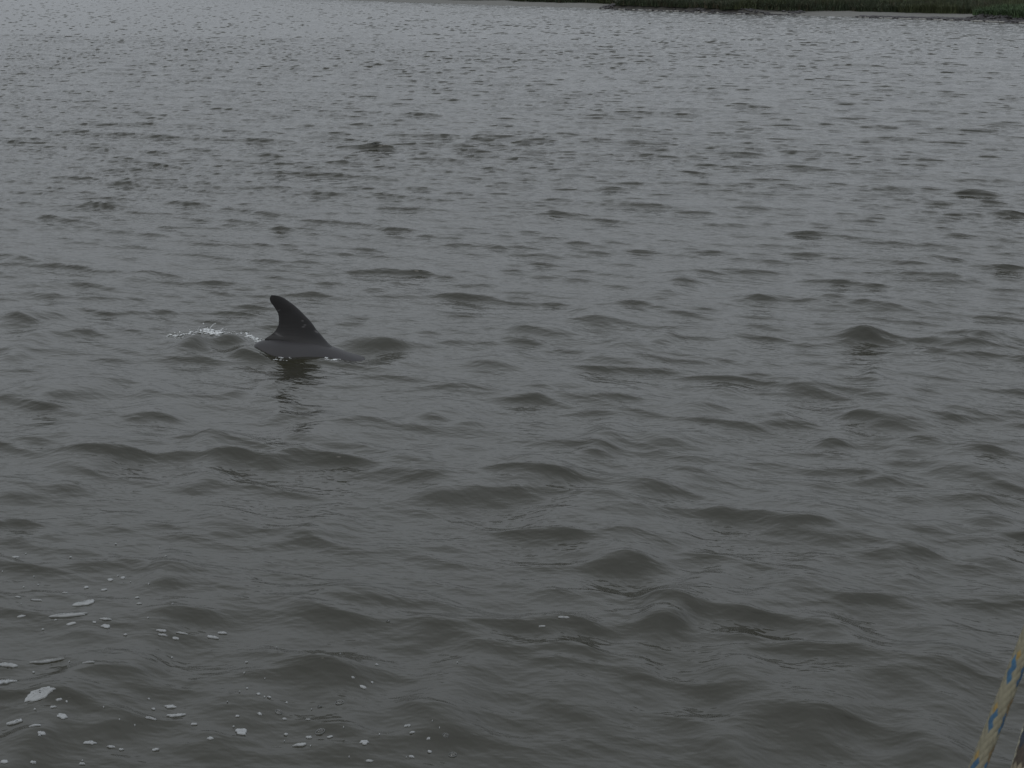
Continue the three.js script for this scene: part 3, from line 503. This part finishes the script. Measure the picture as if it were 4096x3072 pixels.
// ---------------------------------------------------------------- the boat (below and behind the view) and its lines
{
  const paint = new THREE.MeshStandardMaterial({ color: new THREE.Color().setRGB(0.4, 0.4, 0.38), roughness: 0.5 }), wood = new THREE.MeshStandardMaterial({ color: new THREE.Color().setRGB(0.16, 0.09, 0.045), roughness: 0.55 }), metal = new THREE.MeshStandardMaterial({ color: new THREE.Color().setRGB(0.5, 0.5, 0.5), roughness: 0.35, metalness: 1 });
  // lines: p0 is the lower end
  const lo = atDepth(3910, 3072, 0.95), hi = atDepth(4128, 2510, 0.97), d1 = hi.clone().sub(lo).normalize();
  const low = lo.clone().addScaledVector(d1, -(lo.y - 1.02) / d1.y), high = lo.clone().addScaledVector(d1, (3.1 - lo.y) / d1.y);
  const lo2 = atDepth(4078, 3072, 0.97), hi2 = atDepth(4140, 2860, 0.98), d2 = hi2.clone().sub(lo2).normalize();
  const low2 = lo2.clone().addScaledVector(d2, -(lo2.y - 1.02) / d2.y), high2 = lo2.clone().addScaledVector(d2, (3.1 - lo2.y) / d2.y);
  const boat = new THREE.Group(), zs = low.z;
  const plan = new THREE.Shape(); plan.moveTo(-3.4, 0.1); plan.bezierCurveTo(-3.3, 0.95, -1.5, 1.2, 0, 1.2); plan.lineTo(3.2, 1.1); plan.lineTo(3.2, -1.1); plan.lineTo(0, -1.2); plan.bezierCurveTo(-1.5, -1.2, -3.3, -0.95, -3.4, -0.1); plan.closePath();
  const inner = new THREE.Path(); inner.moveTo(-3.1, 0.05); inner.bezierCurveTo(-3.0, 0.8, -1.5, 1.05, 0, 1.05); inner.lineTo(3.05, 0.95); inner.lineTo(3.05, -0.95); inner.lineTo(0, -1.05); inner.bezierCurveTo(-1.5, -1.05, -3.0, -0.8, -3.1, -0.05); inner.closePath();
  const bottom = new THREE.ExtrudeGeometry(plan, { depth: 0.62, bevelEnabled: true, bevelSize: 0.02, bevelThickness: 0.02, bevelSegments: 2, curveSegments: 24 }); bottom.rotateX(-Math.PI / 2); bottom.translate(0, -0.25, 0);
  const rimShape = plan.clone(); rimShape.holes = [inner]; const side = new THREE.ExtrudeGeometry(rimShape, { depth: 0.52, bevelEnabled: false, curveSegments: 24 }); side.rotateX(-Math.PI / 2); side.translate(0, 0.395, 0);
  const cap = new THREE.ExtrudeGeometry(rimShape, { depth: 0.03, bevelEnabled: true, bevelSize: 0.015, bevelThickness: 0.01, bevelSegments: 2, curveSegments: 24 }); cap.rotateX(-Math.PI / 2); cap.translate(0, 0.93, 0);
  part('hull', mergeGeometries([bottom, side]), paint, boat); part('gunwale', cap, wood, boat);
  boat.position.set(0, 0, zs + 1.12);
  const cyl = (a, b, ra, rb) => { const v = b.clone().sub(a), g = new THREE.CylinderGeometry(rb, ra, v.length(), 24); g.translate(0, v.length() / 2, 0); g.applyQuaternion(new THREE.Quaternion().setFromUnitVectors(new THREE.Vector3(0, 1, 0), v.normalize())); g.translate(a.x, a.y, a.z); return g; };
  const L = p => p.clone().sub(boat.position), by = 3.14;
  part('mast', cyl(new THREE.Vector3(2.6, 0.38, 0), new THREE.Vector3(2.6, 5.6, 0), 0.06, 0.045), metal, boat);
  part('boom', cyl(new THREE.Vector3(2.6, by, 0), L(new THREE.Vector3(-0.2, by, zs - 0.1)), 0.04, 0.035), metal, boat);
  for (const p of [low, low2]) { const c = cyl(L(p).add(new THREE.Vector3(-0.06, -0.0, 0)), L(p).add(new THREE.Vector3(0.06, 0, 0)), 0.011, 0.011), f = cyl(L(p).setY(0.95), L(p), 0.014, 0.012); part('cleat', mergeGeometries([c, f]), metal, boat); }
  top(boat, 'boat', { label: 'pale boat with a wooden gunwale, mast and boom that carries the lines', category: 'boat' });

  const ropeMat = new THREE.MeshStandardMaterial({ vertexColors: true, roughness: 0.85 });
  function line(a, b, radius, colours) {
    const ax = b.clone().sub(a), len = ax.length(); ax.normalize();
    const e1 = camera.position.clone().sub(a.clone().lerp(b, 0.4)); e1.addScaledVector(ax, -e1.dot(ax)).normalize(); const e2 = new THREE.Vector3().crossVectors(ax, e1); if (e2.x < 0) e2.negate();
    const n = 9, pitch = 0.0041, NT = 72, P = [], C = [], I = []; let rows = 0;
    const from = a.distanceTo(lo) - 0.12, to = a.distanceTo(hi) + 0.15;
    for (let v = 0; v <= len; v += v > from && v < to ? 0.0009 : 0.012) {
      rows++;
      for (let j = 0; j < NT; j++) {
        const th = j / NT * 6.28318, p = n * th / 6.28318 + v / (2 * pitch), q = n * th / 6.28318 - v / (2 * pitch), fpp = p - Math.floor(p), fq = q - Math.floor(q);
        const bump = Math.pow(Math.sin(Math.PI * fpp) * Math.sin(Math.PI * fq), 0.6), rad = radius * (0.9 + 0.12 * bump);
        const cp = Math.floor(p) + 0.5, cq = Math.floor(q) + 0.5, ct = ((cp + cq) / (2 * n) * 6.28318) % 6.28318, cv = (cp - cq) * pitch;
        const c = Math.cos(th), s = Math.sin(th), w = a.clone().addScaledVector(ax, v).addScaledVector(e1, c * rad).addScaledVector(e2, s * rad);
        P.push(w.x, w.y, w.z); const k = colours(ct > Math.PI ? ct - 6.28318 : ct, cv, Math.floor(p) * 7 + Math.floor(q) * 13); C.push(...k);
      }
    }
    for (let i = 0; i < rows - 1; i++) for (let j = 0; j < NT; j++) { const x = i * NT + j, y = i * NT + (j + 1) % NT; I.push(x, y, y + NT, x, y + NT, x + NT); }
    const g = new THREE.BufferGeometry(); g.setAttribute('position', new THREE.Float32BufferAttribute(P, 3)); g.setAttribute('color', new THREE.Float32BufferAttribute(C, 3)); g.setIndex(I); g.computeVertexNormals();
    return new THREE.Mesh(g, ropeMat);
  }
  const hash = k => { const s = Math.sin(k * 12.9898) * 43758.5453; return s - Math.floor(s); };
  const vRef = low.distanceTo(atDepth(3600 + 960 / 2.468, 2400 + 1100 / 2.468, 0.96)), period = 0.0345;
  const wrap = (v, at) => { const x = (v - at) / period; return (x - Math.floor(x)) * period; };
  const cream = k => { const m = 0.85 + 0.3 * hash(k); return [0.1 * m, 0.091 * m, 0.06 * m]; };
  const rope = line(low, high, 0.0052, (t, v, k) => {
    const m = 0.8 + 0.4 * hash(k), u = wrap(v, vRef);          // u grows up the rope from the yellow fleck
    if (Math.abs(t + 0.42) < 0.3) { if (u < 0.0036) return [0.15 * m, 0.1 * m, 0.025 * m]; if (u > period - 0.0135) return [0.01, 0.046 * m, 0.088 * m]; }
    if (Math.abs(t - 1.15) < 0.36) { const z = wrap(v, vRef - 0.013); if (z < 0.0135) return [0.009, 0.037 * m, 0.075 * m]; if (z < 0.024) return [0.07 * m, 0.048 * m, 0.02 * m]; }  // same blue and yellow tracer, its right-side shade put into darker colours
    if (Math.abs(t - 3.0) < 0.36 && u < 0.013) return [0.01, 0.046 * m, 0.088 * m];
    return cream(k);
  });
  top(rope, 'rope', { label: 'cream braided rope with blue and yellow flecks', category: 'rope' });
  const vMark = low2.distanceTo(lo2);
  const rope2 = line(low2, high2, 0.0052, (t, v, k) => {
    const m = 0.8 + 0.4 * hash(k);
    if (v < vMark + 0.003) return [0.13 * m, 0.11 * m, 0.075 * m];
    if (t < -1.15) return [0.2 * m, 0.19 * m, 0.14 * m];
    return v < vMark + 0.012 ? [0.03 * m, 0.022 * m, 0.015 * m] : [0.012 * m, 0.018 * m, 0.028 * m];
  });
  top(rope2, 'rope', { label: 'dark navy and brown braided line beside the cream rope', category: 'rope' });
}

renderer.render(scene, camera);
